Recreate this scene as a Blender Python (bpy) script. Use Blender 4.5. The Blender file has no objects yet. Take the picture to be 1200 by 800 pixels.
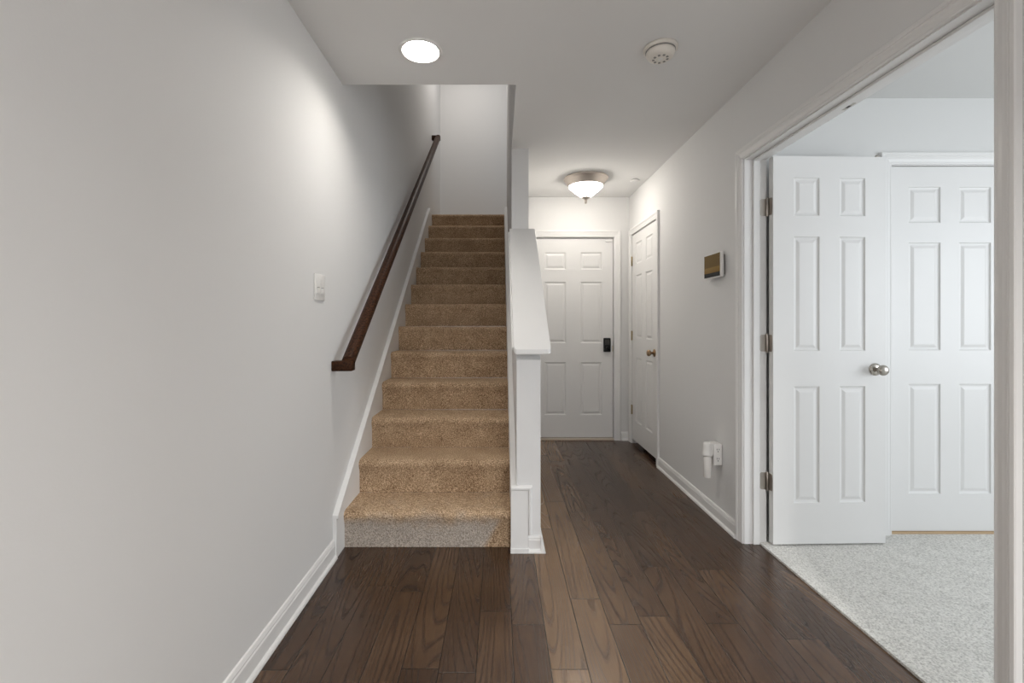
import bpy, bmesh, math, random
from mathutils import Vector, Matrix
random.seed(7)
C = bpy.context.scene
COL = C.collection
PI = math.pi
R = math.radians

# ------------------------------------------------------------------ camera
cam_d = bpy.data.cameras.new('camera')
cam_d.sensor_width = 36.0
cam_d.lens = 531.0 / 1200.0 * 36.0
cam_d.shift_x = 15.0 / 1200.0
cam_d.shift_y = -21.5 / 1200.0
cam_d.clip_start = 0.05
cam = bpy.data.objects.new('camera', cam_d)
cam.location = (0, 0, 1.175)
cam.rotation_euler = (R(90), 0, 0)
COL.objects.link(cam)
C.camera = cam

# ------------------------------------------------------------------ exposure, world, lights
C.view_settings.view_transform = 'Standard'
C.view_settings.look = 'None'
C.view_settings.exposure = 0.0
C.view_settings.gamma = 1.0
C.view_settings.use_curve_mapping = False
w = bpy.data.worlds.new('world'); C.world = w; w.use_nodes = True
w.node_tree.nodes['Background'].inputs[0].default_value = (0.85, 0.92, 1.0, 1)
w.node_tree.nodes['Background'].inputs[1].default_value = 0.6

def area(name, loc, rot, sx, sy, power, color, spread=180, shape='RECTANGLE'):
    d = bpy.data.lights.new(name, 'AREA')
    d.shape = shape; d.size = sx
    if shape in ('RECTANGLE', 'ELLIPSE'): d.size_y = sy
    d.energy = power; d.color = color; d.spread = R(spread)
    o = bpy.data.objects.new(name, d)
    o.location = loc; o.rotation_euler = rot
    COL.objects.link(o)
    return o
# daylight through the windows of the facade behind the photographer
area('daylight_hall_window', (0.85, -2.9, 1.25), (R(90), 0, 0), 0.75, 2.0, 14, (0.93, 0.96, 1.0))
area('daylight_bedroom_window', (4.5, 0.0, 1.40), (R(90), 0, R(90)), 2.6, 1.5, 80, (0.90, 0.95, 1.0))
# unseen fill lamps added at the ceiling behind the photographer
for yy in (-1.0, -2.2):
    area('unseen_fill_lamp', (0.85, yy, 2.43), (0, 0, 0), 0.16, 0.16, 47, (1.0, 0.985, 0.965), 145, 'DISK')
# ceiling lamp of the upper storey, over the landing
area('upstairs_ceiling_light', (-0.35, 5.35, 4.9), (0, 0, 0), 0.5, 0.5, 13, (1.0, 0.95, 0.90))
RECESSED_STRENGTH = 155.0
FLUSH_STRENGTH = 37.0

# ------------------------------------------------------------------ materials
def mat(name, color, rough=0.5, metal=0.0, spec=0.5):
    m = bpy.data.materials.new(name); m.use_nodes = True
    b = m.node_tree.nodes['Principled BSDF']
    b.inputs['Base Color'].default_value = (*color, 1)
    b.inputs['Roughness'].default_value = rough
    b.inputs['Metallic'].default_value = metal
    b.inputs['Specular IOR Level'].default_value = spec
    return m
def nt(m): return m.node_tree.nodes, m.node_tree.links, m.node_tree.nodes['Principled BSDF']
def add_bump(m, scale, strength, dist=0.002, detail=3.0, color_amt=0.0):
    N, L, b = nt(m)
    tc = N.new('ShaderNodeTexCoord')
    n = N.new('ShaderNodeTexNoise'); n.inputs['Scale'].default_value = scale; n.inputs['Detail'].default_value = detail
    L.new(tc.outputs['Object'], n.inputs['Vector'])
    bp = N.new('ShaderNodeBump'); bp.inputs['Strength'].default_value = strength; bp.inputs['Distance'].default_value = dist
    L.new(n.outputs['Fac'], bp.inputs['Height']); L.new(bp.outputs['Normal'], b.inputs['Normal'])
    return m
M = {}
M['wall'] = add_bump(mat('wall_paint', (0.73, 0.727, 0.72), 0.75, 0, 0.25), 160, 0.08)
M['wall_bed'] = add_bump(mat('bedroom_wall_paint', (0.70, 0.70, 0.69), 0.75, 0, 0.25), 160, 0.08)
M['ceiling'] = add_bump(mat('ceiling_paint', (0.80, 0.798, 0.79), 0.9, 0, 0.1), 140, 0.08)
M['trim'] = add_bump(mat('trim_paint', (0.78, 0.775, 0.765), 0.36, 0, 0.35), 60, 0.004)
M['door'] = add_bump(mat('door_paint', (0.77, 0.765, 0.755), 0.38, 0, 0.4), 90, 0.04)
M['plastic'] = mat('white_plastic', (0.80, 0.79, 0.77), 0.35)
M['detector'] = mat('detector_plastic', (0.78, 0.74, 0.68), 0.45)
M['dark'] = mat('dark_slot', (0.03, 0.028, 0.026), 0.6)
M['greyslot'] = mat('grey_slot', (0.22, 0.21, 0.2), 0.6)
M['nickel'] = add_bump(mat('satin_nickel', (0.44, 0.41, 0.37), 0.28, 1.0), 30, 0.03)
M['brushed'] = add_bump(mat('brushed_nickel_pan', (0.58, 0.52, 0.47), 0.42, 1.0), 40, 0.05)
M['hinge'] = mat('hinge_metal', (0.46, 0.42, 0.38), 0.35, 1.0)
M['brass'] = mat('antique_brass', (0.36, 0.25, 0.15), 0.28, 1.0)
M['brasshinge'] = mat('brass_hinge', (0.40, 0.33, 0.21), 0.35, 1.0)
M['black'] = mat('black_plastic', (0.008, 0.008, 0.009), 0.4, 0, 0.2)
M['screen'] = mat('touch_screen', (0.02, 0.017, 0.012), 0.12, 0, 0.06)
M['void'] = mat('closet_dark_paint', (0.10, 0.095, 0.09), 0.9)
M['threshold'] = mat('threshold_wood', (0.55, 0.47, 0.38), 0.4)
M['clear'] = mat('frosted_refill', (0.80, 0.78, 0.75), 0.25)
M['subfloor'] = mat('tack_strip_wood', (0.50, 0.36, 0.22), 0.7)

def mat_screen():
    m = M['screen']; N, L, b = nt(m)
    tc = N.new('ShaderNodeTexCoord'); sp = N.new('ShaderNodeSeparateXYZ'); L.new(tc.outputs['Object'], sp.inputs[0])
    r = N.new('ShaderNodeValToRGB'); r.color_ramp.interpolation = 'LINEAR'
    mp = N.new('ShaderNodeMapRange'); mp.inputs[1].default_value = -0.07; mp.inputs[2].default_value = 0.07
    L.new(sp.outputs['Z'], mp.inputs[0])
    L.new(mp.outputs[0], r.inputs['Fac'])
    e = r.color_ramp.elements
    e[0].position = 0.0; e[0].color = (0.004, 0.004, 0.004, 1)
    e[1].position = 1.0; e[1].color = (0.060, 0.037, 0.009, 1)
    for p, c in ((0.20, (0.004, 0.004, 0.004, 1)), (0.215, (0.085, 0.048, 0.012, 1)), (0.42, (0.11, 0.066, 0.018, 1)), (0.46, (0.06, 0.036, 0.010, 1))):
        k = e.new(p); k.color = c
    L.new(r.outputs[0], b.inputs['Base Color'])
    L.new(r.outputs[0], b.inputs['Emission Color']); b.inputs['Emission Strength'].default_value = 0.7
mat_screen()

def emit(name, color, strength, base=(0.9, 0.9, 0.88)):
    m = mat(name, base, 0.3)
    N, L, b = nt(m)
    b.inputs['Emission Color'].default_value = (*color, 1)
    b.inputs['Emission Strength'].default_value = strength
    return m
M['lens'] = emit('recessed_lens', (1.0, 0.95, 0.88), RECESSED_STRENGTH)
M['bowl'] = emit('frosted_glass_bowl', (1.0, 0.94, 0.86), FLUSH_STRENGTH)

def mat_planks():
    m = mat('dark_oak_planks', (0.05, 0.03, 0.02), 0.3)
    N, L, b = nt(m)
    def math_(op, a, bb=None, c=None):
        n = N.new('ShaderNodeMath'); n.operation = op
        for i, v in enumerate((a, bb, c)):
            if v is None: continue
            if isinstance(v, (int, float)): n.inputs[i].default_value = v
            else: L.new(v, n.inputs[i])
        return n.outputs[0]
    tc = N.new('ShaderNodeTexCoord'); sp = N.new('ShaderNodeSeparateXYZ'); L.new(tc.outputs['Object'], sp.inputs[0])
    X, Y = sp.outputs['X'], sp.outputs['Y']
    u = math_('DIVIDE', math_('SUBTRACT', X, 0.1756 - 1.27), 0.127)
    ix = math_('FLOOR', u)
    fx = math_('FRACT', u)
    wn = N.new('ShaderNodeTexWhiteNoise'); wn.noise_dimensions = '1D'; L.new(math_('ADD', ix, 3.37), wn.inputs['W'])
    v = math_('ADD', math_('DIVIDE', Y, 1.05), math_('MULTIPLY', wn.outputs['Value'], 7.0))
    iy = math_('FLOOR', v); fy = math_('FRACT', v)
    cx = N.new('ShaderNodeCombineXYZ'); L.new(ix, cx.inputs[0]); L.new(iy, cx.inputs[1])
    wn2 = N.new('ShaderNodeTexWhiteNoise'); wn2.noise_dimensions = '2D'; L.new(cx.outputs[0], wn2.inputs['Vector'])
    rnd = wn2.outputs['Value']
    # gaps between boards
    ex = math_('MINIMUM', fx, math_('SUBTRACT', 1.0, fx)); ex = math_('MULTIPLY', ex, 0.127)
    ey = math_('MINIMUM', fy, math_('SUBTRACT', 1.0, fy)); ey = math_('MULTIPLY', ey, 1.05)
    d = math_('MINIMUM', ex, ey)
    gap = N.new('ShaderNodeMapRange'); gap.inputs[1].default_value = 0.0006; gap.inputs[2].default_value = 0.0024; L.new(d, gap.inputs[0])
    # oak figure: distorted rings stretched along the board, shifted per board
    off = N.new('ShaderNodeCombineXYZ')
    L.new(math_('ADD', math_('MULTIPLY', X, 1.0), math_('MULTIPLY', rnd, 9.0)), off.inputs[0])
    L.new(math_('MULTIPLY', Y, 0.075), off.inputs[1]); L.new(math_('MULTIPLY', rnd, 31.0), off.inputs[2])
    n1 = N.new('ShaderNodeTexNoise'); n1.inputs['Scale'].default_value = 6.0; n1.inputs['Detail'].default_value = 0.6
    n1.inputs['Distortion'].default_value = 0.15
    L.new(off.outputs[0], n1.inputs['Vector'])
    ring = math_('FRACT', math_('MULTIPLY', n1.outputs['Fac'], 30.0))
    ring = math_('ABSOLUTE', math_('SUBTRACT', math_('MULTIPLY', ring, 2.0), 1.0))
    ringc = N.new('ShaderNodeMapRange'); ringc.inputs[1].default_value = 0.0; ringc.inputs[2].default_value = 0.42; L.new(ring, ringc.inputs[0])
    pv = N.new('ShaderNodeCombineXYZ'); L.new(math_('MULTIPLY', X, 210.0), pv.inputs[0]); L.new(math_('MULTIPLY', Y, 7.0), pv.inputs[1]); L.new(rnd, pv.inputs[2])
    n2 = N.new('ShaderNodeTexNoise'); n2.inputs['Scale'].default_value = 1.0; n2.inputs['Detail'].default_value = 4.0; L.new(pv.outputs[0], n2.inputs['Vector'])
    grain = math_('ADD', math_('MULTIPLY', ringc.outputs[0], 0.50), math_('MULTIPLY', n2.outputs['Fac'], 0.50))
    n3 = N.new('ShaderNodeTexNoise'); n3.inputs['Scale'].default_value = 2.3; n3.inputs['Detail'].default_value = 2.0; L.new(tc.outputs['Object'], n3.inputs['Vector'])
    lighter = math_('MULTIPLY', math_('GREATER_THAN', ix, 9.5), math_('MAXIMUM', 0.0, math_('SUBTRACT', 1.0, math_('DIVIDE', math_('SUBTRACT', ix, 10.0), 4.6))))      # paler boards beside the knee wall, with the hall's reflection painted in
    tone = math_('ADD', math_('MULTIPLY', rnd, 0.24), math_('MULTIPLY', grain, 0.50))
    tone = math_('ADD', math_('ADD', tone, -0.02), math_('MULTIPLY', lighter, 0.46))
    tone = math_('ADD', tone, math_('MULTIPLY', math_('SUBTRACT', n3.outputs['Fac'], 0.5), 0.35))
    ramp = N.new('ShaderNodeValToRGB'); e = ramp.color_ramp.elements
    e[0].position = 0.05; e[0].color = (0.015, 0.0072, 0.0042, 1)
    e[1].position = 0.95; e[1].color = (0.235, 0.145, 0.080, 1)
    k = e.new(0.5); k.color = (0.070, 0.037, 0.020, 1)
    L.new(tone, ramp.inputs['Fac'])
    mix = N.new('ShaderNodeMix'); mix.data_type = 'RGBA'
    L.new(gap.outputs[0], mix.inputs['Factor']); mix.inputs['A'].default_value = (0.012, 0.008, 0.006, 1); L.new(ramp.outputs[0], mix.inputs['B'])
    L.new(mix.outputs['Result'], b.inputs['Base Color'])
    ro = math_('ADD', 0.16, math_('MULTIPLY', math_('SUBTRACT', 1.0, grain), 0.20)); L.new(ro, b.inputs['Roughness'])
    hgt = math_('ADD', math_('MULTIPLY', grain, 0.25), math_('MULTIPLY', gap.outputs[0], 1.0))
    bp = N.new('ShaderNodeBump'); bp.inputs['Strength'].default_value = 0.25; bp.inputs['Distance'].default_value = 0.0010
    L.new(hgt, bp.inputs['Height']); L.new(bp.outputs['Normal'], b.inputs['Normal'])
    b.inputs['Specular IOR Level'].default_value = 0.5
    return m
M['planks'] = mat_planks()

def mat_carpet(name, c_lo, c_mid, c_hi, scale=170, patch=None):
    m = mat(name, c_mid, 0.95, 0, 0.05)
    N, L, b = nt(m)
    tc = N.new('ShaderNodeTexCoord')
    n = N.new('ShaderNodeTexNoise'); n.inputs['Scale'].default_value = scale; n.inputs['Detail'].default_value = 2.5; n.inputs['Roughness'].default_value = 0.7
    L.new(tc.outputs['Object'], n.inputs['Vector'])
    n2 = N.new('ShaderNodeTexNoise'); n2.inputs['Scale'].default_value = 9; n2.inputs['Detail'].default_value = 3; L.new(tc.outputs['Object'], n2.inputs['Vector'])
    ma = N.new('ShaderNodeMath'); ma.operation = 'MULTIPLY_ADD'; L.new(n2.outputs['Fac'], ma.inputs[0]); ma.inputs[1].default_value = 0.14; ma.inputs[2].default_value = -0.07
    ad = N.new('ShaderNodeMath'); ad.operation = 'ADD'; L.new(n.outputs['Fac'], ad.inputs[0]); L.new(ma.outputs[0], ad.inputs[1])
    r = N.new('ShaderNodeValToRGB'); e = r.color_ramp.elements
    e[0].position = 0.34; e[0].color = (*c_lo, 1); e[1].position = 0.66; e[1].color = (*c_hi, 1)
    k = e.new(0.5); k.color = (*c_mid, 1)
    L.new(ad.outputs[0], r.inputs['Fac'])
    out = r.outputs[0]
    if patch:
        out = patch(N, L, tc, n, out)
    L.new(out, b.inputs['Base Color'])
    b.inputs['Sheen Weight'].default_value = 0.25; b.inputs['Sheen Roughness'].default_value = 0.6
    b.inputs['Sheen Tint'].default_value = (*c_hi, 1)
    bp = N.new('ShaderNodeBump'); bp.inputs['Strength'].default_value = 0.9; bp.inputs['Distance'].default_value = 0.006
    L.new(n.outputs['Fac'], bp.inputs['Height']); L.new(bp.outputs['Normal'], b.inputs['Normal'])
    return m
M['stair_carpet'] = mat_carpet('tan_stair_carpet', (0.15, 0.085, 0.045), (0.44, 0.30, 0.185), (0.80, 0.61, 0.42))
def grey_daylight(N, L, tc, n, col):
    # cool daylight painted as grey on the first step's lower face, ragged outline
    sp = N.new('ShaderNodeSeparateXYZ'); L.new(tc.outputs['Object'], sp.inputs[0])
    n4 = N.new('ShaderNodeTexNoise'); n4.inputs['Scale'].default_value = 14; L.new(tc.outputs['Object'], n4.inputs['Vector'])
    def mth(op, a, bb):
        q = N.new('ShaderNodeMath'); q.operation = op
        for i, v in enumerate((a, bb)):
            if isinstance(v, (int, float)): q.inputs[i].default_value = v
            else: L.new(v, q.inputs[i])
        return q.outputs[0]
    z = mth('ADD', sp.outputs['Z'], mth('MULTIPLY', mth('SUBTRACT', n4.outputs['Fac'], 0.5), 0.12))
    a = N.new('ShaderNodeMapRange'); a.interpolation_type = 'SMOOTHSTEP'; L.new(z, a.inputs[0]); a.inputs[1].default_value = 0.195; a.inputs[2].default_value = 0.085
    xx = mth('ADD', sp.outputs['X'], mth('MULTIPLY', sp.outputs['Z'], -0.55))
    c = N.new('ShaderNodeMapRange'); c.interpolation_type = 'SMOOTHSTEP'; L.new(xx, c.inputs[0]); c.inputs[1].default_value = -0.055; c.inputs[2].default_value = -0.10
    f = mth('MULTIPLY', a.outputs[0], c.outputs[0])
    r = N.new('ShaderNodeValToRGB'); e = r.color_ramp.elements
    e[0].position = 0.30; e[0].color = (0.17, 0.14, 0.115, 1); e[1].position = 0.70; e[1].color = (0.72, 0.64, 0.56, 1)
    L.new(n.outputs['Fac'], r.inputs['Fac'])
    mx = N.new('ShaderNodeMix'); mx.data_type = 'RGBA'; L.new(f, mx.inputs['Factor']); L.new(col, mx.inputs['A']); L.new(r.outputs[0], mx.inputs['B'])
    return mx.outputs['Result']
M['stair_carpet_daylight'] = mat_carpet('tan_stair_carpet_painted_light', (0.15, 0.085, 0.045), (0.44, 0.30, 0.185), (0.80, 0.61, 0.42), patch=grey_daylight)  # first-step carpet with the grey daylight patch painted in
M['bed_carpet'] = mat_carpet('pale_grey_carpet', (0.46, 0.45, 0.42), (0.73, 0.72, 0.685), (0.90, 0.89, 0.85), 150)

def mat_rail():
    m = mat('dark_stained_rail', (0.05, 0.022, 0.012), 0.42, 0, 0.12)
    N, L, b = nt(m)
    tc = N.new('ShaderNodeTexCoord'); mp = N.new('ShaderNodeMapping'); mp.inputs['Scale'].default_value = (120, 6, 120)
    mp.inputs['Rotation'].default_value = (R(-37), 0, 0)
    L.new(tc.outputs['Object'], mp.inputs['Vector'])
    n = N.new('ShaderNodeTexNoise'); n.inputs['Scale'].default_value = 1; n.inputs['Detail'].default_value = 4; L.new(mp.outputs[0], n.inputs['Vector'])
    r = N.new('ShaderNodeValToRGB'); e = r.color_ramp.elements
    e[0].position = 0.3; e[0].color = (0.008, 0.0035, 0.0025, 1); e[1].position = 0.78; e[1].color = (0.085, 0.034, 0.014, 1)
    L.new(n.outputs['Fac'], r.inputs['Fac']); L.new(r.outputs[0], b.inputs['Base Color'])
    return m
M['rail'] = mat_rail()

# ------------------------------------------------------------------ mesh helpers
def obj(name, bm, m, parent=None, smooth=False, loc=None):
    bmesh.ops.recalc_face_normals(bm, faces=bm.faces[:])
    me = bpy.data.meshes.new(name); bm.to_mesh(me); bm.free()
    me.materials.append(m)
    if smooth:
        for p in me.polygons: p.use_smooth = True
    o = bpy.data.objects.new(name, me); COL.objects.link(o)
    if loc: o.location = loc
    if parent: o.parent = parent
    return o
def auto_smooth(o, ang=35):
    for p in o.data.polygons: p.use_smooth = True
    o.data.set_sharp_from_angle(angle=R(ang))
    return o
def bx(bm, x0, x1, y0, y1, z0, z1, bev=0.0):
    r = bmesh.ops.create_cube(bm, size=1.0)
    vs = r['verts']
    for v in vs:
        v.co = Vector(((x0 + x1) / 2 + v.co.x * (x1 - x0), (y0 + y1) / 2 + v.co.y * (y1 - y0), (z0 + z1) / 2 + v.co.z * (z1 - z0)))
    if bev:
        es = list({e for v in vs for e in v.link_edges})
        bmesh.ops.bevel(bm, geom=es, offset=bev, segments=2, affect='EDGES', profile=0.5)
    return bm
def box_bm(*a, **k): return bx(bmesh.new(), *a, **k)
def prism_x(bm, pts, x0, x1, nx=1, jitter=None):
    """polygon of (y, z) points extruded along x"""
    rows = []
    for i in range(nx + 1):
        x = x0 + (x1 - x0) * i / nx
        rows.append([bm.verts.new((x, p[0] + (jitter(i, j) if jitter else 0), p[1])) for j, p in enumerate(pts)])
    n = len(pts)
    for i in range(nx):
        for j in range(n):
            bm.faces.new((rows[i][j], rows[i][(j + 1) % n], rows[i + 1][(j + 1) % n], rows[i + 1][j]))
    bm.faces.new(rows[0]); bm.faces.new(rows[-1][::-1])
    return bm
def sweep(bm, prof, frames):
    """prof: list of (u, v); frames: list of functions (u, v) -> Vector. closed profile, capped."""
    rows = [[bm.verts.new(f(u, v)) for (u, v) in prof] for f in frames]
    n = len(prof)
    for a, b_ in zip(rows, rows[1:]):
        for j in range(n):
            bm.faces.new((a[j], a[(j + 1) % n], b_[(j + 1) % n], b_[j]))
    bm.faces.new(rows[0]); bm.faces.new(rows[-1][::-1])
    return bm
def lathe(bm, prof, seg=40, axis='z', origin=(0, 0, 0)):
    """prof: (r, h) list; revolve around axis through origin"""
    ox, oy, oz = origin
    def pt(r, h, a):
        c, s = r * math.cos(a), r * math.sin(a)
        if axis == 'z': return (ox + c, oy + s, oz + h)
        if axis == 'y': return (ox + c, oy + h, oz + s)
        return (ox + h, oy + c, oz + s)
    rings = []
    for r, h in prof:
        if r < 1e-6: rings.append([bm.verts.new(pt(0, h, 0))])
        else: rings.append([bm.verts.new(pt(r, h, 2 * PI * k / seg)) for k in range(seg)])
    for a, b_ in zip(rings, rings[1:]):
        if len(a) == 1 and len(b_) == 1: continue
        for k in range(seg):
            k2 = (k + 1) % seg
            if len(a) == 1: bm.faces.new((a[0], b_[k], b_[k2]))
            elif len(b_) == 1: bm.faces.new((a[k], a[k2], b_[0]))
            else: bm.faces.new((a[k], a[k2], b_[k2], b_[k]))
    return bm
def tag(o, label, cat, group=None, kind=None):
    o['label'] = label; o['category'] = cat
    if group: o['group'] = group
    if kind: o['kind'] = kind
    return o
def struct(name, bm, m, label, cat, parent=None, loc=None):
    return tag(obj(name, bm, m, parent, loc=loc), label, cat, kind='structure')
def thing(name, label, cat, loc=(0, 0, 0), rz=0.0, group=None):
    o = bpy.data.objects.new(name, None); COL.objects.link(o)
    o.empty_display_size = 0.1
    o.location = loc; o.rotation_euler = (0, 0, rz)
    return tag(o, label, cat, group)

# ------------------------------------------------------------------ dimensions
XL, XR = -0.83, 1.305            # hall side walls
WT = 0.115                       # wall thickness
H = 2.44                         # ceiling
YF = 4.55                        # far wall with the entrance door
YB = -3.0                        # facade behind the camera
RISE, RUN, Y0, NOSE, NST = 0.1914, 0.2575, 2.379, 0.03, 13
YT = Y0 + (NST - 1) * RUN        # top riser
ZL = NST * RISE                  # landing level
YLB = 6.36                       # wall behind the landing
YO = 2.405                       # edge of the ceiling where the stairwell opens
SX0, SX1 = 0.09, 0.213           # wall between stairs and hall
YC = 3.285                       # where that wall becomes full height
OP0, OP1, OPH = 1.192, 2.412, 2.045   # opening of the bedroom door pair
CD0, CD1 = 3.75, 4.45            # hall closet door
TOP = 5.0
BH = 2.415                       # bedroom ceiling
BF = 2.50                        # bedroom closet wall
BX1 = 4.6

# ------------------------------------------------------------------ floors and ceilings
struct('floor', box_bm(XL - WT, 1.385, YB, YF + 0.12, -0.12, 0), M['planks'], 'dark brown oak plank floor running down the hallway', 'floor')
struct('floor_bedroom', box_bm(1.385, BX1, YB, BF + 0.4, -0.12, 0.010), M['bed_carpet'], 'pale grey carpeted floor of the room beyond the open door', 'floor')
LX, LY, LR = -0.365, 2.109, 0.086          # recessed can
def ceiling_bm():
    bm = bmesh.new()
    q = 0.2
    bx(bm, XL - WT, LX - q, YB, YO, H, H + 0.03); bx(bm, LX + q, XR + WT, YB, YO, H, H + 0.03)
    bx(bm, LX - q, LX + q, YB, LY - q, H, H + 0.03); bx(bm, LX - q, LX + q, LY + q, YO, H, H + 0.03)
    n = 64
    inner = []; outer = []; up = []
    for k in range(n):
        a = 2 * PI * (k + 0.5) / n
        c, s_ = math.cos(a), math.sin(a)
        m_ = q / max(abs(c), abs(s_))
        inner.append(bm.verts.new((LX + LR * c, LY + LR * s_, H))); outer.append(bm.verts.new((LX + m_ * c, LY + m_ * s_, H)))
    cs = []
    for k in range(n):
        k2 = (k + 1) % n
        bm.faces.new((inner[k], inner[k2], outer[k2], outer[k]))
        a, b_ = outer[k].co, outer[k2].co
        if abs(a.x - b_.x) > 1e-6 and abs(a.y - b_.y) > 1e-6:   # corner of the square
            cx = LX + math.copysign(q, a.x - LX); cy = LY + math.copysign(q, a.y - LY)
            bm.faces.new((outer[k], outer[k2], bm.verts.new((cx, cy, H))))
    # thickness above: flat lid out of sight
    bx(bm, LX - q, LX + q, LY - q, LY + q, H + 0.16, H + 0.17)
    for x0, x1, y0, y1 in ((LX - q - 0.01, LX - q, LY - q, LY + q), (LX + q, LX + q + 0.01, LY - q, LY + q), (LX - q, LX + q, LY - q - 0.01, LY - q), (LX - q, LX + q, LY + q, LY + q + 0.01)):
        bx(bm, x0, x1, y0, y1, H + 0.03, H + 0.16)
    bx(bm, SX0, XR + WT, YO, YF + 0.12, H, H + 0.03)
    return bm
bm = ceiling_bm()
struct('ceiling', bm, M['ceiling'], 'grey white hallway ceiling cut open over the stairs', 'ceiling')
struct('ceiling_bedroom', box_bm(XR + WT, BX1, YB, BF + 0.4, BH, BH + 0.05), M['wall_bed'], 'white ceiling of the room beyond the open door', 'ceiling')
struct('ceiling_upstairs', box_bm(XL - WT, XR + WT, YO - 0.12, YLB + 0.12, TOP, TOP + 0.05), M['ceiling'], 'ceiling high above the stairwell', 'ceiling')

# ------------------------------------------------------------------ walls
struct('wall_left', box_bm(XL - WT, XL, YB, YLB + 0.12, -0.12, TOP), M['wall'], 'long pale grey wall on the left beside the handrail', 'wall')
bm = bmesh.new()
bx(bm, XR, XR + WT, YB, OP0 - 0.018, 0, H)
bx(bm, XR, XR + WT, OP0 - 0.018, OP1 + 0.018, OPH + 0.018, H)
bx(bm, XR, XR + WT, OP1 + 0.018, CD0 - 0.018, 0, H)
bx(bm, XR, XR + WT, CD0 - 0.018, CD1 + 0.018, 2.055, H)
bx(bm, XR, XR + WT, CD1 + 0.018, YF + 0.12, 0, H)
struct('wall_right', bm, M['wall'], 'pale grey hallway wall holding the wall panel and outlet', 'wall')
bm = bmesh.new()
FD0, FD1 = 0.345, 1.150          # entrance door
bx(bm, SX1, FD0 - 0.02, YF, YF + 0.12, 0, H)
bx(bm, FD0 - 0.02, FD1 + 0.02, YF, YF + 0.12, 2.05, H)
bx(bm, FD1 + 0.02, XR, YF, YF + 0.12, 0, H)
struct('wall_far', bm, M['wall'], 'short pale wall around the entrance door at the hall end', 'wall')
# stair wall: sloped knee wall, then full height, then up past the ceiling
KS = 0.806                       # slope of the knee wall
YK = 2.335                       # its front
bm = bmesh.new()
zk = 0.985
prism_x(bm, [(YK, 0), (YK, zk), (YC, zk + KS * (YC - YK)), (YC, 0)], SX0, SX1)
bx(bm, SX0, SX1, YC, YT + 0.02, 0, H)
struct('wall_stair', bm, M['wall'], 'narrow wall between stairs and hall, low and sloping at its front end', 'wall')
bm = bmesh.new()
bx(bm, SX0, SX0 + 0.1, YO, YT + 0.02, H + 0.03, TOP)
bx(bm, XL, XR, YO - 0.1, YO, H + 0.03, TOP)
struct('wall_upstairs', bm, M['wall'], 'upper wall around the stair opening', 'wall')
struct('wall_landing', box_bm(XL, XR + WT, YLB, YLB + 0.12, ZL - 0.2, TOP), M['wall'], 'pale wall at the head of the stairs behind the landing', 'wall')
struct('wall_landing_right', box_bm(XR, XR + WT, YT, YLB, ZL - 0.2, TOP), M['wall'], 'wall at the side of the upper landing', 'wall')
bm = bmesh.new()
bx(bm, XL, 0.46, YB - 0.1, YB, 0, H); bx(bm, 1.24, XR, YB - 0.1, YB, 0, H); bx(bm, 0.46, 1.24, YB - 0.1, YB, 2.26, H)
bx(bm, 0.46, 1.24, YB - 0.1, YB, 0, 0.24)
struct('wall_rear', bm, M['wall'], 'window wall behind the viewer', 'wall')
bm = bmesh.new()
bx(bm, XR + WT, BX1, YB - 0.1, YB, 0, BH)
bx(bm, BX1, BX1 + 0.1, YB, -1.35, 0, BH); bx(bm, BX1, BX1 + 0.1, 1.35, BF + 0.4, 0, BH); bx(bm, BX1, BX1 + 0.1, -1.35, 1.35, 0, 0.6); bx(bm, BX1, BX1 + 0.1, -1.35, 1.35, 2.2, BH)
struct('wall_bedroom', bm, M['wall_bed'], 'outer walls of the room beyond the open door', 'wall')
BC0, BC1 = 2.163, 3.500
bm = bmesh.new()
bx(bm, XR + WT, BC0 - 0.02, BF, BF + 0.1, 0, BH)
bx(bm, BC0 - 0.02, BC1 + 0.02, BF, BF + 0.1, 2.065, BH)
bx(bm, BC1 + 0.02, BX1, BF, BF + 0.1, 0, BH)
bx(bm, XR + WT, BX1, BF + 0.3, BF + 0.4, 0, BH)
struct('wall_bedroom_far', bm, M['wall_bed'], 'white wall above and around the closet door in the side room', 'wall')
bm = bmesh.new()
bx(bm, XR + WT, XR + WT + 0.5, BF + 0.4, YF + 0.1, -0.02, 0.0); bx(bm, XR + WT + 0.5, XR + WT + 0.6, BF + 0.4, YF + 0.1, -0.02, H)
bx(bm, XR + WT, XR + WT + 0.6, YF + 0.1, YF + 0.2, -0.02, H)
struct('wall_closet', bm, M['void'], 'dark inside of the hall closet', 'wall')

# ------------------------------------------------------------------ staircase
def step_bm(k):
    y = Y0 + (k - 1) * RUN; zb = (k - 1) * RISE; zt = k * RISE
    bm = bmesh.new()
    last = k == NST
    yb = y + RUN
    pts = [(y + 0.001, zb), (y - 0.001, zt - 0.085), (y - 0.006, zt - 0.060), (y - 0.0125, zt - 0.044), (y - 0.0155, zt - 0.030), (y - 0.0135, zt - 0.017),
           (y - 0.007, zt - 0.0075), (y + 0.004, zt - 0.002), (y + 0.020, zt), (yb + 0.001, zt - 0.001), (yb + 0.001, zb)]
    rr = random.Random(k)
    ph = [rr.uniform(0, 6) for _ in range(3)]
    def jit(i, j):
        if 1 <= j <= 8:
            return 0.0022 * math.sin(i * 0.9 + ph[0]) + 0.0012 * math.sin(i * 2.3 + ph[1] + j)
        return 0
    prism_x(bm, pts, XL + 0.018, 0.060, 48, jit)
    return bm
stairs = thing('staircase', 'flight of tan carpeted stairs climbing beside the left wall', 'stairs', (0, 0, 0))
for k in range(1, NST + 1):
    s = obj('step', step_bm(k), M['stair_carpet_daylight'] if k == 1 else M['stair_carpet'], stairs)
    auto_smooth(s, 60)
    if k == 1: s['label'] = 'lowest step, daylight painted in as grey'
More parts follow.
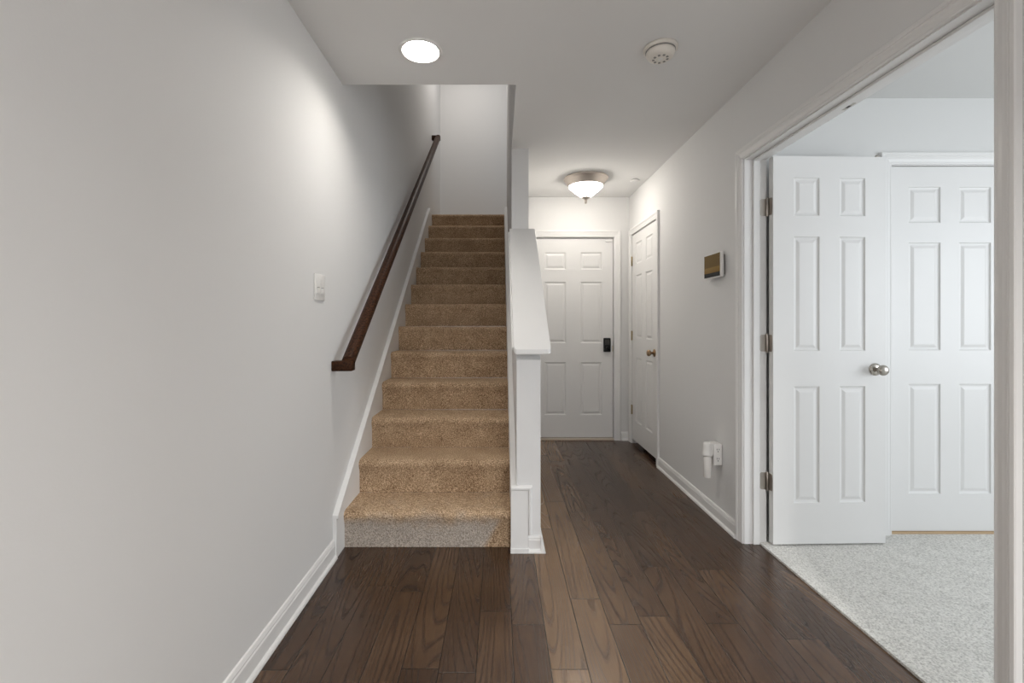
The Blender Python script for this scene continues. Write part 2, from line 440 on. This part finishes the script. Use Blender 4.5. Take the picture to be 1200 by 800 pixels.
struct('floor_landing', box_bm(XL, XR, YT + RUN, YLB, ZL - 0.2, ZL), M['stair_carpet'], 'carpeted landing at the head of the stairs', 'floor')

# skirt boards along the flight
def skirt(xw, dirx, yfront, zfront, name, label, th=0.018, capw=0.010):
    sl = RISE / RUN * 1.025
    ye = YT + 0.03
    zf = zfront
    yt = yfront + (ZL + 0.012 - zf) / sl
    bm = bmesh.new()
    x0, x1 = sorted((xw, xw + dirx * th))
    prism_x(bm, [(yfront, 0), (yfront, zf), (yt, ZL + 0.012), (ye, ZL + 0.012), (ye, ZL - 0.19), (Y0 + 0.05, 0)], x0, x1)
    # cap bead along the top edge and down the front end
    x0, x1 = sorted((xw, xw + dirx * (th + capw)))
    n = Vector((-sl, 1)).normalized()
    t = 0.022
    prism_x(bm, [(yfront - 0.004, zf - 0.004), (yfront - 0.004, zf + 0.012), (yt, ZL + 0.026), (yt, ZL + 0.0), (yfront + 0.016, zf - 0.004)], x0, x1)
    return struct(name, bm, M['trim'], label, 'trim')
skirt(XL, 1, 2.262, 0.205, 'trim_1', 'white skirt board rising along the left wall beside the stairs')
bm = bmesh.new()
sl = RISE / RUN * 1.025
YTR = 2.336 + (ZL + 0.012 - 0.30) / sl
prism_x(bm, [(2.336, 0), (2.336, 0.30), (YTR, ZL + 0.012), (YT + 0.03, ZL + 0.012), (YT + 0.03, ZL - 0.19), (Y0 + 0.05, 0)], 0.060, 0.074)
prism_x(bm, [(2.336, 0.285), (2.336, 0.312), (YTR, ZL + 0.026), (YTR, ZL + 0.0)], 0.0665, 0.090)
bx(bm, 0.0735, 0.0899, 2.336, YT, 0, 0.290)
struct('trim_2', bm, M['trim'], 'white skirt board on the right of the stairs against the knee wall', 'trim')

# boxed skirt end on the front of the knee wall with its cap bead
bm = bmesh.new()
bx(bm, 0.060, 0.148, 2.318, YK, 0.0, 0.318)
bx(bm, 0.058, 0.152, 2.312, YK, 0.0, 0.022)
cap = [(0.0, 0.0), (0.0, 0.012), (0.006, 0.020), (0.014, 0.020), (0.022, 0.008), (0.022, 0.0)]   # (outward, toward camera)
yv = YK
fr = [lambda u, v: Vector((0.060, YK - v, 0.318 + u)),
      lambda u, v: Vector((0.148 + u, YK - v, 0.318 + u)),
      lambda u, v: Vector((0.148 + u, YK - v, 0.09))]
sweep(bm, cap, fr)
struct('trim_3', bm, M['trim'], 'boxed white skirt end on the front of the knee wall', 'trim')

# sloping cap of the knee wall
def cap_bm():
    bm = bmesh.new()
    yf = 2.272; zt = 1.043
    x0, x1 = 0.074, 0.260
    th = 0.022
    L_ = YC - yf
    def P(s, x, d): return Vector((x, yf + s, zt + KS * s - d))
    # plan outline with rounded front corners
    rad = 0.016
    outline = []
    for i in range(7):
        a = PI + (PI / 2) * i / 6
        outline.append((rad + rad * math.sin(a + PI / 2 - PI / 2 + 0) * 0 + rad * math.cos(a) * 0, 0))
    outline = [(x0, L_)]
    for i in range(7):
        a = PI + (PI / 2) * i / 6
        outline.append((x0 + rad + rad * math.cos(a), rad + rad * math.sin(a)))
    for i in range(7):
        a = 1.5 * PI + (PI / 2) * i / 6
        outline.append((x1 - rad + rad * math.cos(a), rad + rad * math.sin(a)))
    outline.append((x1, L_))
    top = [bm.verts.new(P(s, x, 0)) for x, s in outline]
    bot = [bm.verts.new(P(s, x, th)) for x, s in outline]
    f = bm.faces.new(top); bm.faces.new(bot[::-1])
    n = len(top)
    for i in range(n): bm.faces.new((top[i], bot[i], bot[(i + 1) % n], top[(i + 1) % n]))
    es = [e for e in f.edges if not (abs(e.verts[0].co.y - YC) < 1e-5 and abs(e.verts[1].co.y - YC) < 1e-5)]
    bmesh.ops.bevel(bm, geom=es, offset=0.005, segments=3, affect='EDGES', profile=0.5)
    return bm
struct('trim_4', cap_bm(), M['trim'], 'wide sloping white cap on top of the knee wall', 'trim')
bm = bmesh.new()   # bed moulding under the cap: front and both long sides
def sidez(y): return 1.043 - 0.022 + KS * (y - 2.272)
prof = [(0.0, -0.060), (0.004, -0.056), (0.006, -0.042), (0.014, -0.026), (0.024, -0.014), (0.026, 0.0), (0.0, 0.0)]
fr = [lambda u, v: Vector((SX0 - u, YC, sidez(YC) + v)),
      lambda u, v: Vector((SX0 - u, YK - u, sidez(YK - u) + v)),
      lambda u, v: Vector((SX1 + u, YK - u, sidez(YK - u) + v)),
      lambda u, v: Vector((SX1 + u, YC, sidez(YC) + v))]
sweep(bm, prof, fr)
bmesh.ops.triangulate(bm, faces=[f for f in bm.faces if len(f.verts) > 4])
struct('trim_5', bm, M['trim'], 'small moulding under the knee wall cap', 'trim')

# ------------------------------------------------------------------ baseboards
BP = [(0, 0), (0.024, 0), (0.024, 0.006), (0.021, 0.013), (0.014, 0.018), (0.013, 0.020), (0.013, 0.062), (0.010, 0.068), (0.011, 0.072), (0.006, 0.083), (0, 0.085)]
def scale_prof(k): return [(u, v if v < 0.03 else 0.02 + (v - 0.02) * k) for u, v in BP]
def base_run(bm, p0, p1, nrm, prof=BP):
    p0 = Vector((*p0, 0)); p1 = Vector((*p1, 0)); n = Vector((*nrm, 0))
    sweep(bm, prof, [lambda u, v: p0 + n * u + Vector((0, 0, v)), lambda u, v: p1 + n * u + Vector((0, 0, v))])
bm = bmesh.new(); base_run(bm, (XL, YB), (XL, 2.262), (1, 0), scale_prof(1.18))
struct('baseboard_left', bm, M['trim'], 'white baseboard along the left wall', 'baseboard')
bm = bmesh.new(); base_run(bm, (XR, OP1 + 0.06), (XR, CD0 - 0.06), (-1, 0))
struct('baseboard_right', bm, M['trim'], 'white baseboard on the right wall below the outlet', 'baseboard')
bm = bmesh.new(); base_run(bm, (FD1 + 0.072, YF), (XR, YF), (0, -1)); base_run(bm, (SX1, YF), (FD0 - 0.072, YF), (0, -1))
struct('baseboard_far', bm, M['trim'], 'short white baseboard beside the entrance door', 'baseboard')
bm = bmesh.new(); base_run(bm, (0.150, YK), (SX1 + 0.0, YK), (0, -1)); base_run(bm, (SX1, YK - 0.024), (SX1, YF), (1, 0))
struct('baseboard_stair', bm, M['trim'], 'white baseboard around the foot of the knee wall', 'baseboard')
bm = bmesh.new(); base_run(bm, (XR, YB), (XR, OP0 - 0.06), (-1, 0))
struct('baseboard_near', bm, M['trim'], 'white baseboard on the near right wall', 'baseboard')

# ------------------------------------------------------------------ casings and jambs
CP = [(0.0, 0.0), (0.0, 0.009), (0.004, 0.011), (0.008, 0.010), (0.011, 0.010), (0.022, 0.013), (0.032, 0.0135), (0.036, 0.0165), (0.040, 0.0155), (0.044, 0.0185), (0.054, 0.0185), (0.057, 0.016), (0.057, 0.0)]
def casing(bm, a, b, top, pos, bottom=0.0, wide=1.0, rev=0.005):
    """a, b: opening edges along the wall; pos(s, v, z) -> world; profile grows outward from the opening"""
    pr = [(u * wide + rev, v) for u, v in CP]
    sweep(bm, pr, [lambda u, v: Vector(pos(a - u, v, bottom)), lambda u, v: Vector(pos(a - u, v, top + u)),
                   lambda u, v: Vector(pos(b + u, v, top + u)), lambda u, v: Vector(pos(b + u, v, bottom))])
bm = bmesh.new(); casing(bm, OP0, OP1, OPH, lambda s, v, z: (XR - v, s, z))
struct('trim_6', bm, M['trim'], 'white moulded casing around the opening to the side room', 'trim')
bm = bmesh.new(); casing(bm, CD0, CD1, 2.035, lambda s, v, z: (XR - v, s, z))
struct('trim_7', bm, M['trim'], 'white casing around the hall closet door', 'trim')
bm = bmesh.new(); casing(bm, FD0, FD1, 2.035, lambda s, v, z: (s, YF - v, z), wide=1.1)
struct('trim_8', bm, M['trim'], 'white casing around the entrance door', 'trim')
bm = bmesh.new(); casing(bm, BC0, BC1, 2.045, lambda s, v, z: (s, BF - v, z), wide=1.1)
struct('trim_9', bm, M['trim'], 'white casing around the closet door in the side room', 'trim')
bm = bmesh.new(); casing(bm, -OP1, -OP0, OPH, lambda s, v, z: (XR + WT + v * 0.6, -s, z))
struct('trim_10', bm, M['trim'], 'casing on the room side of the opening', 'trim')
# jamb lining with stop of the double-door opening
bm = bmesh.new()
xj0, xj1 = XR, XR + WT
bx(bm, xj0, xj1, OP1, OP1 + 0.018, 0, OPH + 0.018); bx(bm, xj0, xj1, OP0 - 0.018, OP0, 0, OPH + 0.018); bx(bm, xj0, xj1, OP0, OP1, OPH, OPH + 0.018)
bx(bm, xj0 + 0.043, xj0 + 0.078, OP1 - 0.011, OP1, 0, OPH, 0.003); bx(bm, xj0 + 0.043, xj0 + 0.078, OP0, OP0 + 0.011, 0, OPH, 0.003); bx(bm, xj0 + 0.043, xj0 + 0.078, OP0 + 0.011, OP1 - 0.011, OPH - 0.011, OPH, 0.003)
struct('trim_11', bm, M['trim'], 'white jamb lining inside the opening to the side room', 'trim')
bm = bmesh.new()
for a, b_ in ((CD0 - 0.018, CD0 - 0.002), (CD1 + 0.002, CD1 + 0.018)): bx(bm, XR + 0.001, XR + WT, a, b_, 0, 2.05)
bx(bm, XR + 0.001, XR + WT, CD0 - 0.018, CD1 + 0.018, 2.037, 2.055)
struct('trim_12', bm, M['trim'], 'white jamb around the hall closet door', 'trim')
bm = bmesh.new()
for a, b_ in ((FD0 - 0.02, FD0 - 0.002), (FD1 + 0.002, FD1 + 0.02)): bx(bm, a, b_, YF + 0.001, YF + 0.12, 0, 2.05)
bx(bm, FD0 - 0.02, FD1 + 0.02, YF + 0.001, YF + 0.12, 2.034, 2.05)
struct('trim_13', bm, M['trim'], 'white jamb around the entrance door', 'trim')
bm = bmesh.new()
for a, b_ in ((BC0 - 0.02, BC0 - 0.002), (BC1 + 0.002, BC1 + 0.02)): bx(bm, a, b_, BF + 0.001, BF + 0.1, 0, 2.06)
bx(bm, BC0 - 0.02, BC1 + 0.02, BF + 0.001, BF + 0.1, 2.045, 2.065)
struct('trim_14', bm, M['trim'], 'white jamb around the side room closet door', 'trim')
struct('trim_15', box_bm(FD0, FD1, YF - 0.015, YF + 0.12, 0, 0.018, bev=0.004), M['threshold'], 'light wood threshold under the entrance door', 'threshold')
struct('trim_16', box_bm(BC0, BC1, BF + 0.004, BF + 0.03, 0.009, 0.022), M['subfloor'], 'bare wood strip at the carpet edge below the closet door', 'trim')

# ------------------------------------------------------------------ six-panel doors
def door_bm(wd, ht, th, stile, mull, rows):
    """slab with x from 0 to wd, front face at y=0 looking to -y, raised panels on both faces; rows: (from_top0, from_top1)"""
    bm = bmesh.new()
    pw = (wd - 2 * stile - mull) / 2
    xs = [0, stile, stile + pw, stile + pw + mull, wd - stile, wd]
    zs = [0]
    for a, b_ in reversed(rows): zs += [ht - b_, ht - a]
    zs.append(ht)
    rings = [(0.0, 0.0), (0.004, 0.0055), (0.010, 0.0075), (0.016, 0.0075), (0.030, 0.0025), (0.034, 0.002)]
    for side in (0, 1):
        def V(x, z, d): return bm.verts.new((x, d if side == 0 else th - d, z))
        for i in range(5):
            for j in range(len(zs) - 1):
                xa, xb, za, zb = xs[i], xs[i + 1], zs[j], zs[j + 1]
                if i in (1, 3) and j % 2 == 1:
                    prev = None
                    for ins, d in rings:
                        cur = [V(xa + ins, za + ins, d), V(xb - ins, za + ins, d), V(xb - ins, zb - ins, d), V(xa + ins, zb - ins, d)]
                        if prev:
                            for k in range(4): bm.faces.new((prev[k], prev[(k + 1) % 4], cur[(k + 1) % 4], cur[k]))
                        prev = cur
                    bm.faces.new(prev)
                else:
                    bm.faces.new((V(xa, za, 0), V(xb, za, 0), V(xb, zb, 0), V(xa, zb, 0)))
    def q(*p): bm.faces.new([bm.verts.new(c) for c in p])
    for i in range(5):
        q((xs[i], 0, 0), (xs[i + 1], 0, 0), (xs[i + 1], th, 0), (xs[i], th, 0)); q((xs[i], 0, ht), (xs[i + 1], 0, ht), (xs[i + 1], th, ht), (xs[i], th, ht))
    for j in range(len(zs) - 1):
        q((0, 0, zs[j]), (0, 0, zs[j + 1]), (0, th, zs[j + 1]), (0, th, zs[j])); q((wd, 0, zs[j]), (wd, 0, zs[j + 1]), (wd, th, zs[j + 1]), (wd, th, zs[j]))
    bmesh.ops.remove_doubles(bm, verts=bm.verts[:], dist=1e-5)
    return bm
ROWS = [(0.112, 0.311), (0.420, 1.018), (1.204, 1.814)]
def place(o, loc, rz): o.location = loc; o.rotation_euler = (0, 0, rz); return o

def knob_parts(parent, x, z, m, y_sign=-1, y0=0.0, egg=False):
    """door knob on the face at y0, looking along y_sign; rose + neck are the knob's own pieces"""
    k = obj('knob', lathe(bmesh.new(), [(0.0, 0.066), (0.012, 0.0655), (0.021, 0.062), (0.0265, 0.055), (0.0275, 0.047), (0.024, 0.038), (0.015, 0.031), (0.011, 0.027), (0.0105, 0.010)], 32, 'y'), m, parent, True)
    k.location = (x, y0, z)
    r = obj('rose', lathe(bmesh.new(), [(0.0, 0.012), (0.016, 0.0125), (0.022, 0.010), (0.030, 0.007), (0.0325, 0.003), (0.0325, 0.0)], 32, 'y'), m, k, True)
    if y_sign < 0: k.rotation_euler = (PI, 0, 0)
    return k

# entrance door: right edge at FD1, hinge side hidden behind the knee wall
FR = [(0.142, 0.314), (0.440, 1.055), (1.250, 1.780)]
d1 = struct('door_1', door_bm(FD1 - FD0 - 0.006, 2.004, 0.044, 0.112, 0.150, FR), M['door'], 'white six-panel entrance door with black lock at the hall end', 'door')
place(d1, (FD0 + 0.003, YF + 0.022, 0.026), 0)
bm = bmesh.new(); bx(bm, -0.036, 0.036, -0.024, 0.0, -0.070, 0.070, 0.008)
k = auto_smooth(obj('keypad_lock', bm, M['black'], d1)); k.location = (0.737, 0, 0.930); k['label'] = 'black keypad lock'
bm = lathe(bmesh.new(), [(0.0, 0.0), (0.014, 0.0), (0.014, 0.006), (0.010, 0.016), (0.0, 0.018)], 24, 'y')
t = obj('thumb_turn', bm, M['black'], k, True); t.rotation_euler = (PI, 0, 0); t.location = (0, -0.0239, -0.03)
b = obj('button_pad', box_bm(-0.022, 0.022, -0.0265, -0.0235, 0.0, 0.052, bev=0.001), M['dark'], k)
s = obj('strike_plate', box_bm(-0.004, 0.0015, -0.004, 0.0, -0.03, 0.03), M['brasshinge'], d1); s.location = (FD1 - FD0 - 0.008, 0, 0.893)
s = obj('contact_sensor', box_bm(-0.030, 0.030, -0.010, 0.0, -0.007, 0.007, bev=0.002), M['plastic'], d1); s.location = (0.752, 0, 1.975)

# hall closet door in the right wall, hinged at its far edge
d2 = struct('door_2', door_bm(CD1 - CD0 - 0.006, 1.985, 0.035, 0.115, 0.115, [(a - 0.02, b_ - 0.02) for a, b_ in ROWS]), M['door'], 'narrow white six-panel door with brass knob in the right wall', 'door')
place(d2, (XR + 0.002, CD1 - 0.003, 0.046), R(-90))
knob_parts(d2, CD1 - CD0 - 0.066, 0.878, M['brass'])
def butt_hinge(parent, x, z, m, y=0.0):
    hb = obj('hinge', lathe(bmesh.new(), [(0, -0.049), (0.003, -0.047), (0.0062, -0.044), (0.0062, 0.044), (0.003, 0.047), (0, 0.049)], 16, 'z'), m, parent, True)
    hb.location = (x, y, z)
    bm = bmesh.new(); bx(bm, -0.016, 0.016, 0.003, 0.0058, -0.0435, 0.0435)
    obj('hinge_leaf', bm, m, hb)
    return hb
for z in (1.735, 1.007, 0.283): butt_hinge(d2, -0.003, z, M['brasshinge'], -0.0065)

# open door of the side room
DW = 0.602
d3 = struct('door_3', door_bm(DW, 2.028, 0.035, 0.110, 0.108, ROWS), M['door'], 'open white six-panel door with round nickel knob swung into the side room', 'door')
A3 = R(1.6)
place(d3, (1.431, 2.366, 0.020), A3)
knob_parts(d3, DW - 0.058, 0.912, M['nickel'])
# T-astragal on the meeting edge
bm = bmesh.new(); bx(bm, DW - 0.001, DW + 0.012, 0.013, 0.0352, 0.0, 2.022); bx(bm, DW - 0.012, DW + 0.026, 0.0352, 0.044, 0.0, 2.022, 0.003)
obj('astragal', bm, M['door'], d3)
bm = bmesh.new(); bx(bm, DW - 0.045, DW - 0.027, 0.006, 0.024, 2.026, 2.036); lathe(bm, [(0.007, 0.0), (0.006, 0.006), (0.0, 0.009)], 16, 'z', (DW - 0.036, 0.015, 2.036))
obj('ball_catch', bm, M['nickel'], d3)
def leaf_bm(x0, x1, fy, screws):
    """rounded hinge leaf in the local xz plane"""
    bm = bmesh.new()
    r = 0.010; hh = 0.0445; pts = []
    sgn = 1 if x1 > x0 else -1
    pts = [(x0, -hh), (x1 - sgn * r, -hh)]
    for i in range(1, 7): a = -PI / 2 + (PI / 2) * i / 6; pts.append((x1 - sgn * r + sgn * r * math.cos(a), -hh + r + r * math.sin(a)))
    for i in range(0, 7): a = (PI / 2) * i / 6; pts.append((x1 - sgn * r + sgn * r * math.cos(a), hh - r + r * math.sin(a)))
    pts.append((x0, hh))
    f = [bm.verts.new((x, -0.0022, z)) for x, z in pts]; g = [bm.verts.new((x, 0, z)) for x, z in pts]
    bm.faces.new(f); bm.faces.new(g[::-1])
    for i in range(len(f)): bm.faces.new((f[i], f[(i + 1) % len(f)], g[(i + 1) % len(f)], g[i]))
    return bm
for z in (1.770, 1.049, 0.317):
    hb = obj('hinge', lathe(bmesh.new(), [(0, -0.052), (0.0035, -0.050), (0.0062, -0.046), (0.0062, 0.046), (0.0035, 0.050), (0, 0.052)], 16, 'z'), M['hinge'], d3, True)
    hb.location = (-0.0085, 0.037, z)
    # jamb leaf (faces the camera, lies on the jamb) and door leaf (on the hinge edge of the slab)
    jl = obj('jamb_leaf', leaf_bm(-0.002, -0.034, 0, 3), M['hinge'], hb); jl.rotation_euler = (0, 0, -A3); jl.location = (0, 0.0088 - 0.0005, 0)
    dl = obj('door_leaf', leaf_bm(0.0, 0.030, 0, 3), M['hinge'], hb); dl.rotation_euler = (0, 0, R(-90)); dl.location = (0.0083, 0.0, 0)
    for L_, zs in ((jl, -0.022), (jl, 0.022)):
        pass
    bm = bmesh.new()
    for (sx, sz) in ((-0.010, 0.032), (-0.027, 0.0), (-0.010, -0.032), (-0.027, 0.036)):
        lathe(bm, [(0.0032, -0.0022), (0.0032, -0.0028), (0.0, -0.003)], 12, 'y', (sx, 0, sz))
    obj('screws', bm, M['dark'], jl) if False else bm.free()

# closet door pair of the side room
CW = (BC1 - BC0) / 2 - 0.004
def closet_door(name, label, x, flip):
    d = struct(name, door_bm(CW, 2.018, 0.035, 0.104, 0.103, ROWS), M['door'], label, 'door')
    place(d, (x, BF + 0.012, 0.024), 0)
    hx = -0.0045 if not flip else CW + 0.0045
    for z in (1.77, 1.02, 0.28):
        hb = obj('hinge', lathe(bmesh.new(), [(0, -0.046), (0.0035, -0.045), (0.0035, 0.045), (0, 0.046)], 12, 'z'), M['hinge'], d, True)
        hb.location = (hx + (0.001 if not flip else -0.001), -0.002, z)
    return d
closet_door('door_4', 'closed white six-panel closet door behind the open door', BC0 + 0.003, False)
closet_door('door_5', 'second leaf of the white closet doors, farther right in the side room', BC0 + CW + 0.006, True)

# ------------------------------------------------------------------ strike plate in the head jamb
s = tag(obj('catch_plate', box_bm(-0.009, 0.009, -0.03, 0.03, -0.0015, 0.0, bev=0.0005), M['nickel']), 'small metal catch plate under the head of the opening', 'plate')
s.location = (1.402, 1.82, OPH)
h_ = obj('hole', box_bm(-0.006, 0.006, -0.010, 0.010, -0.0022, -0.0012), M['dark'], s)

# ------------------------------------------------------------------ handrail
def rail_bm():
    bm = bmesh.new()
    y0, y1 = 2.262, 5.59
    sl = 0.7475
    xi, xo = -0.786, -0.727          # wall side, stair side
    zb = 0.948
    ht = 0.062
    # cross-section in (x, z): flat sides, eased top
    prof = [(xi + 0.006, 0), (xo - 0.006, 0), (xo, 0.008), (xo, 0.044), (xo - 0.008, 0.056), (xo - 0.020, ht), (xi + 0.020, ht), (xi + 0.008, 0.056), (xi, 0.044), (xi, 0.008)]
    sweep(bm, prof, [lambda u, v: Vector((u, y0, zb + v)), lambda u, v: Vector((u, y1, zb + sl * (y1 - y0) + v))])
    return bm
rail = thing('handrail', 'dark stained wooden handrail sloping up the left wall', 'handrail', (0, 0, 0))
auto_smooth(obj('rail', rail_bm(), M['rail'], rail), 30)
bm = bmesh.new(); bx(bm, XL, -0.727, 2.236, 2.292, 0.937, 0.988, 0.006); auto_smooth(obj('rail_return', bm, M['rail'], rail), 40)
bm = bmesh.new(); bx(bm, XL, -0.727, 5.56, 5.615, 3.428, 3.482, 0.006); auto_smooth(obj('rail_return', bm, M['rail'], rail), 40)

# ------------------------------------------------------------------ ceiling fittings
t = thing('recessed_light', 'round lit recessed light in the ceiling near the stair opening', 'ceiling light', (-0.365, 2.109, H))
obj('trim_ring', lathe(bmesh.new(), [(0.0835, 0.0), (0.0835, -0.003), (0.086, -0.0055), (0.094, -0.006), (0.100, -0.003), (0.101, 0.0)], 56), M['plastic'], t, True)
obj('reflector', lathe(bmesh.new(), [(0.0835, -0.001), (0.0825, 0.020), (0.0815, 0.050), (0.0815, 0.075), (0.0, 0.075)], 56), M['plastic'], t, True)
obj('lens', lathe(bmesh.new(), [(0.0, 0.044), (0.050, 0.0443), (0.0812, 0.047), (0.0812, 0.052), (0.0, 0.052)], 56), M['lens'], t, True)

t = thing('smoke_detector', 'round off-white smoke detector on the hallway ceiling', 'smoke detector', (0.742, 2.085, H))
obj('mounting_base', lathe(bmesh.new(), [(0.0, 0.0), (0.076, 0.0), (0.076, -0.010), (0.072, -0.014), (0.0, -0.014)], 48), M['detector'], t, True)
bm = lathe(bmesh.new(), [(0.0, -0.014), (0.060, -0.014), (0.064, -0.020), (0.064, -0.028), (0.058, -0.040), (0.046, -0.048), (0.020, -0.051), (0.0, -0.051)], 48)
auto_smooth(obj('detector_body', bm, M['detector'], t), 40)
bm = lathe(bmesh.new(), [(0.061, -0.0142), (0.066, -0.0145), (0.066, -0.019), (0.061, -0.0195)], 48); obj('shadow_gap', bm, M['greyslot'], t, True)
bm = bmesh.new()
for i in range(9):
    a = 2 * PI * i / 9
    m_ = Matrix.Rotation(a, 4, 'Z')
    b2 = box_bm(0.026, 0.036, -0.005, 0.005, -0.0515, -0.0485); b2.transform(m_)
    me = bpy.data.meshes.new('tmp'); b2.to_mesh(me); b2.free(); bm.from_mesh(me); bpy.data.meshes.remove(me)
obj('vent_slots', bm, M['greyslot'], t)
obj('test_button', lathe(bmesh.new(), [(0.0, -0.0525), (0.010, -0.052), (0.011, -0.050), (0.0, -0.050)], 24), M['plastic'], t, True)

t = thing('flush_ceiling_light', 'lit flush ceiling light with brushed metal pan near the entrance door', 'ceiling light', (0.757, 3.96, H))
obj('pan', lathe(bmesh.new(), [(0.0, 0.0), (0.190, 0.0), (0.193, -0.006), (0.190, -0.014), (0.182, -0.018), (0.176, -0.026), (0.160, -0.052), (0.152, -0.066), (0.150, -0.072), (0.143, -0.072), (0.143, -0.060), (0.0, -0.060)], 64), M['brushed'], t, True)
obj('glass_bowl', lathe(bmesh.new(), [(0.146, -0.062), (0.147, -0.070), (0.143, -0.078), (0.118, -0.101), (0.088, -0.128), (0.058, -0.152), (0.038, -0.166), (0.020, -0.170), (0.0, -0.171)], 64), M['bowl'], t, True)
obj('finial', lathe(bmesh.new(), [(0.0, -0.162), (0.038, -0.162), (0.040, -0.168), (0.030, -0.176), (0.014, -0.182), (0.010, -0.190), (0.014, -0.197), (0.009, -0.204), (0.0125, -0.211), (0.008, -0.219), (0.0, -0.221)], 32), M['brushed'], t, True)

t = thing('sprinkler_cover', 'small round white sprinkler cover on the ceiling beside the flush light', 'sprinkler cover', (1.20, 4.01, H))
obj('cover_plate', lathe(bmesh.new(), [(0.0, -0.010), (0.038, -0.010), (0.043, -0.008), (0.043, -0.005), (0.0, -0.005)], 40), M['ceiling'], t, True)
obj('shadow_gap', lathe(bmesh.new(), [(0.0, -0.0052), (0.036, -0.0052), (0.036, 0.0), (0.0, 0.0)], 40), M['greyslot'], t, True)

# ------------------------------------------------------------------ wall fittings
t = thing('light_switch', 'white double switch plate on the left wall above the handrail end', 'light switch', (XL, 2.085, 1.340))
bm = bmesh.new(); bx(bm, 0, 0.006, -0.058, 0.058, -0.060, 0.060, 0.0025); auto_smooth(obj('plate', bm, M['plastic'], t), 40)
for dy in (-0.023, 0.023):
    bm = bmesh.new(); prism_x(bm, [(-0.0165, -0.033), (0.0165, -0.033), (0.0165, 0.033), (-0.0165, 0.033)], 0.005, 0.0075)
    rk = obj('rocker', bm, M['plastic'], t); rk.location = (0, dy, 0)
    bm = bmesh.new(); bx(bm, 0.0075, 0.0115, -0.013, 0.013, -0.028, -0.004, 0.0012); obj('paddle', bm, M['plastic'], rk)
    obj('paddle_gap', box_bm(0.0074, 0.0082, -0.0135, 0.0135, -0.004, -0.001), M['greyslot'], rk)

t = thing('control_panel', 'small touchscreen control panel in white frame on the right wall', 'wall panel', (XR, 2.707, 1.516))
bm = bmesh.new(); bx(bm, -0.012, 0.0, -0.085, 0.085, -0.058, 0.058); obj('mounting_plate', bm, M['greyslot'], t)
bm = bmesh.new(); bx(bm, -0.034, -0.012, -0.104, 0.104, -0.073, 0.073, 0.006); auto_smooth(obj('housing', bm, M['plastic'], t), 40)
obj('screen', box_bm(-0.0352, -0.0335, -0.098, 0.098, -0.066, 0.068), M['screen'], t)

t = thing('wall_outlet', 'white outlet plate low on the right wall behind the plug adapter', 'outlet', (XR, 2.690, 0.405))
bm = bmesh.new(); bx(bm, -0.006, 0, -0.038, 0.038, -0.060, 0.060, 0.002); auto_smooth(obj('plate', bm, M['plastic'], t), 40)
t = thing('plug_adapter', 'white plug-in outlet adapter with two sockets on the right wall', 'outlet adapter', (XR - 0.006, 2.680, 0.407))
bm = bmesh.new(); bx(bm, -0.046, 0, -0.036, 0.036, -0.062, 0.062, 0.004); auto_smooth(obj('housing', bm, M['plastic'], t), 40)
for dz in (-0.028, 0.026):
    s = obj('socket', lathe(bmesh.new(), [(0.0155, 0.0), (0.0155, 0.0012), (0.0, 0.0012)], 28, 'y'), M['plastic'], t); s.rotation_euler = (PI, 0, 0); s.location = (-0.022, -0.036, dz)
    bm = bmesh.new(); bx(bm, -0.0075, -0.0045, -0.0006, 0.0018, -0.0095, -0.001); bx(bm, 0.0045, 0.0075, -0.0006, 0.0018, -0.0095, -0.001)
    lathe(bm, [(0.003, 0.0), (0.003, 0.0018), (0.0, 0.0018)], 12, 'y', (0, 0, 0.007))
    obj('socket_slots', bm, M['dark'], s)
t = thing('air_freshener', 'white plug-in air freshener with refill bottle beside the outlet adapter', 'air freshener', (1.224, 2.664, 0.27))
bm = bmesh.new(); lathe(bm, [(0.0, 0.006), (0.014, 0.002), (0.020, 0.0), (0.0225, 0.006), (0.0225, 0.112), (0.018, 0.124), (0.012, 0.130), (0.0, 0.130)], 32)
auto_smooth(obj('refill_bottle', bm, M['clear'], t), 50)
bm = bmesh.new(); lathe(bm, [(0.0, 0.128), (0.027, 0.128), (0.029, 0.132), (0.029, 0.142), (0.026, 0.150), (0.024, 0.176), (0.023, 0.196), (0.019, 0.204), (0.010, 0.207), (0.0, 0.207)], 32)
bx(bm, 0.018, 0.0289, -0.014, 0.014, 0.140, 0.196, 0.002)
auto_smooth(obj('housing', bm, M['plastic'], t), 50)
